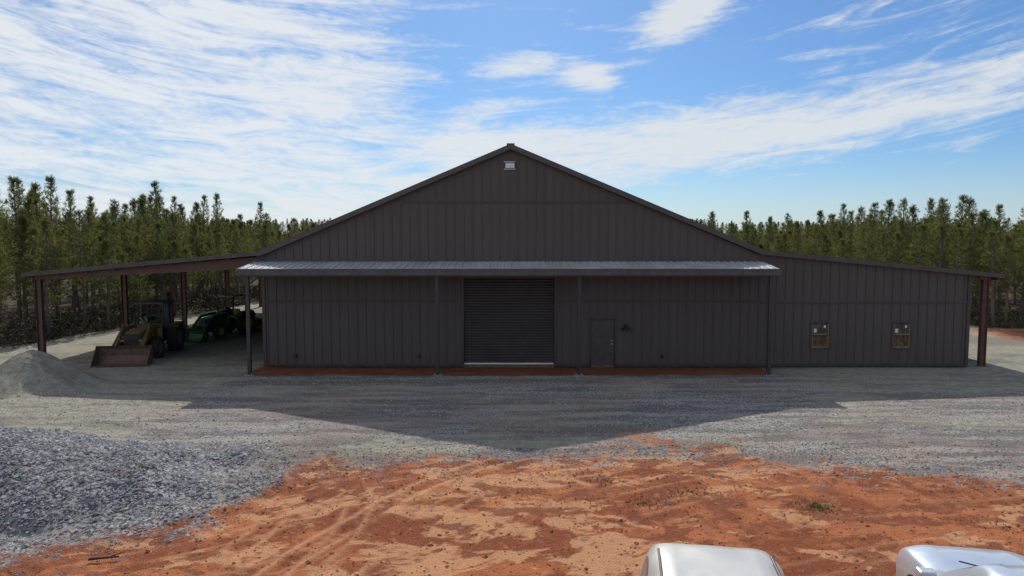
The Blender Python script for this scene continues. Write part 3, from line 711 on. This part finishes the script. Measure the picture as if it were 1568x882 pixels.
me2=bpy.data.meshes.new('grass_tufts'); me2.from_pydata(V,[],F); me2.materials.append(simple('weed_green',(.12,.16,.05),.8,0,.4,3)); link(bpy.data.objects.new('grass_tufts',me2))
def stones(name,n,region,smin,smax,mat,seed):
    r=np.random.default_rng(seed); w=MB(); k=0
    while k<n:
        x,y=region(r)
        z=gz(x,y); s=r.uniform(smin,smax)*(1 if r.random()<.93 else 1.8); P=[]
        for d in ((1,0,0),(0,1,0),(-1,0,0),(0,-1,0),(0,0,1),(0,0,-1)):
            P.append((x+s*(d[0]*r.uniform(.6,1.3)+r.normal(0,.15)),y+s*(d[1]*r.uniform(.6,1.3)+r.normal(0,.15)),z+s*(d[2]*r.uniform(.4,.9)+.15)))
        w.add(P,[(0,1,4),(1,2,4),(2,3,4),(3,0,4),(1,0,5),(2,1,5),(3,2,5),(0,3,5)]); k+=1
    me=bpy.data.meshes.new(name); me.from_pydata(w.v,[],w.f); me.materials.append(mat); return link(bpy.data.objects.new(name,me))
ms,nts,ps=newmat('loose_stone'); hs=NT(nts); cc=hs.vor(hs.n('ShaderNodeTexCoord').outputs['Object'],14); bwn=hs.n('ShaderNodeRGBToBW'); nts.links.new(cc,bwn.inputs[0]); nts.links.new(hs.mix(bwn.outputs[0],(.11,.11,.12),(.48,.47,.47)),ps.inputs['Base Color']); ps.inputs['Roughness'].default_value=.8
def reg_pile(r):
    while True:
        x=r.uniform(-19,-3.5); y=r.uniform(-19,-11); i=np.searchsorted(gy,y); j=np.searchsorted(gx,x)
        if pile[i,j]+coarse[i,j]*.3>r.random(): return x,y
stones('gravel_pile',26000,reg_pile,.02,.045,ms,3)
def reg_clay(r): return r.uniform(-13,14),r.uniform(-21,-12)
stones('clay_clods',6000,reg_clay,.01,.032,simple('clay_clod',(.34,.12,.05),.95,0,.4,2),4)
def reg_edge(r):
    x=r.uniform(-12,14); return x,float(np.interp(x,bx,by))+r.normal(0,1.0)
stones('scattered_gravel',6000,reg_edge,.012,.03,ms,6)
def reg_gr(r): return r.uniform(-20,20),r.uniform(-13,-2.4)
stones('loose_gravel',18000,reg_gr,.012,.028,ms,5)
w=MB(); w.cyl((-7.75,-19.1,.05),(-7.25,-19.0,.06),.025,.015,6); w.cyl((-7.4,-19.0,.06),(-7.2,-18.9,.10),.012,.006,5); w.obj('fallen_stick',simple('stick_bark',(.03,.02,.015),.9),None)

# ---------------------------------------------------------------- camera / light / sky
cam=bpy.data.cameras.new('camera'); cam.lens=24; cam.sensor_width=36; cam.clip_end=6000; co=link(bpy.data.objects.new('camera',cam))
co.location=(0,-31.2,5.91); co.rotation_euler=(D2R(90-4.16),0,0); scene.camera=co
EL=39.1; AZ=-2.0
s=bpy.data.lights.new('sun','SUN'); s.energy=4.2; s.angle=D2R(.53); s.color=(1,.95,.87); so=link(bpy.data.objects.new('sun',s))
dv=Vector((math.sin(D2R(AZ))*math.cos(D2R(EL)),math.cos(D2R(AZ))*math.cos(D2R(EL)),math.sin(D2R(EL))))
so.rotation_euler=dv.to_track_quat('Z','Y').to_euler(); so.location=(0,40,40)
W=bpy.data.worlds.new('World'); scene.world=W; W.use_nodes=True; nt=W.node_tree; h=NT(nt); bg=nt.nodes['Background']
sky=h.n('ShaderNodeTexSky',sky_type='NISHITA'); sky.sun_disc=False; sky.sun_elevation=D2R(EL); sky.sun_rotation=D2R(AZ); sky.altitude=50; sky.air_density=1.0; sky.dust_density=.5; sky.ozone_density=2.5
gen=h.n('ShaderNodeTexCoord').outputs['Generated']; nrm=h.n('ShaderNodeVectorMath',operation='NORMALIZE'); nt.links.new(gen,nrm.inputs[0])
sp=h.n('ShaderNodeSeparateXYZ'); nt.links.new(nrm.outputs[0],sp.inputs[0])
az=h.math('MULTIPLY',h.math('ARCTAN2',sp.outputs[0],sp.outputs[1]),57.2958); el=h.math('MULTIPLY',h.math('ARCSINE',sp.outputs[2]),57.2958)
azc=h.math('MAXIMUM',h.math('MINIMUM',az,60.),-60.)
cur=h.math('ADD',h.math('MULTIPLY',h.math('MULTIPLY',azc,azc),.0023),h.math('MULTIPLY',azc,.02))
v=h.math('SUBTRACT',el,cur)
n_a=h.noise(h.xyz(h.math('MULTIPLY',az,.055),h.math('MULTIPLY',v,.23),1.7),1.0,4,.6,.7)
n_b=h.noise(h.xyz(h.math('MULTIPLY',az,.12),h.math('MULTIPLY',v,.8),4.2),1.0,7,.66,1.3)
n_c=h.noise(h.xyz(h.math('MULTIPLY',az,.6),h.math('MULTIPLY',v,1.5),9.2),1.0,5,.68,1.0)
def gauss(a0,e0,la,le,ang=0,src=None):
    ca,sa=math.cos(D2R(ang)),math.sin(D2R(ang)); dx=h.math('SUBTRACT',az,a0); dy=h.math('SUBTRACT',src if src else el,e0)
    u=h.math('DIVIDE',h.math('ADD',h.math('MULTIPLY',dx,ca),h.math('MULTIPLY',dy,sa)),la)
    q=h.math('DIVIDE',h.math('SUBTRACT',h.math('MULTIPLY',dy,ca),h.math('MULTIPLY',dx,sa)),le)
    return h.math('EXPONENT',h.math('MULTIPLY',h.math('ADD',h.math('MULTIPLY',u,u),h.math('MULTIPLY',q,q)),-1.0))
left=h.ss(az,-1,-15)
bandv=h.math('DIVIDE',h.math('SUBTRACT',v,6.9),2.9); band=h.math('EXPONENT',h.math('MULTIPLY',h.math('MULTIPLY',bandv,bandv),-1.0)); band=h.math('MULTIPLY',band,h.ss(az,-16,2,.6,1.0))
low=h.math('MULTIPLY',h.math('EXPONENT',h.math('MULTIPLY',h.math('MULTIPLY',h.math('SUBTRACT',el,3.0),h.math('SUBTRACT',el,3.0)),-.06)),h.ss(az,6,-6))
C=h.math('MAXIMUM',h.math('MULTIPLY',left,.94),h.math('MULTIPLY',band,1.12)); C=h.math('MAXIMUM',C,h.math('MULTIPLY',low,1.0))
puff=gauss(13.8,17.2,4.4,1.8,27); w1=gauss(6.5,12.8,2.6,1.5,-14); w2=gauss(-1.5,10.8,5,.7,4); w3=gauss(1,14,4.5,1.0,5); w4=gauss(24,16.0,7,.8,12)
for g_,k_ in ((puff,1.3),(w1,1.0),(w2,.85),(w3,.75),(w4,.4)): C=h.math('MAXIMUM',C,h.math('MULTIPLY',g_,k_))
C=h.math('MAXIMUM',C,h.math('MULTIPLY',h.ss(el,20,26),.5)); C=h.math('MAXIMUM',C,.1)
tot=h.math('ADD',C,h.math('ADD',h.math('MULTIPLY',h.math('SUBTRACT',n_a,.5),1.4),h.math('ADD',h.math('MULTIPLY',h.math('SUBTRACT',n_b,.5),2.0),h.math('MULTIPLY',h.math('SUBTRACT',n_c,.5),.8))))
mask=h.math('MULTIPLY',h.ss(tot,.22,1.2),.92)
# thin haze towards the horizon
mask=h.math('MAXIMUM',mask,h.ss(el,7,0,0,.4))
skc=h.mix(1.0,sky.outputs[0],(.52,.76,1.03),'MULTIPLY')
cloud=h.mix(h.ss(az,-35,20),(9.0,9.4,9.8),(8.2,8.6,9.0))
nt.links.new(h.mix(mask,skc,cloud),bg.inputs[0]); bg.inputs[1].default_value=.09
scene.view_settings.view_transform='Standard'; scene.view_settings.look='None'; scene.view_settings.exposure=0
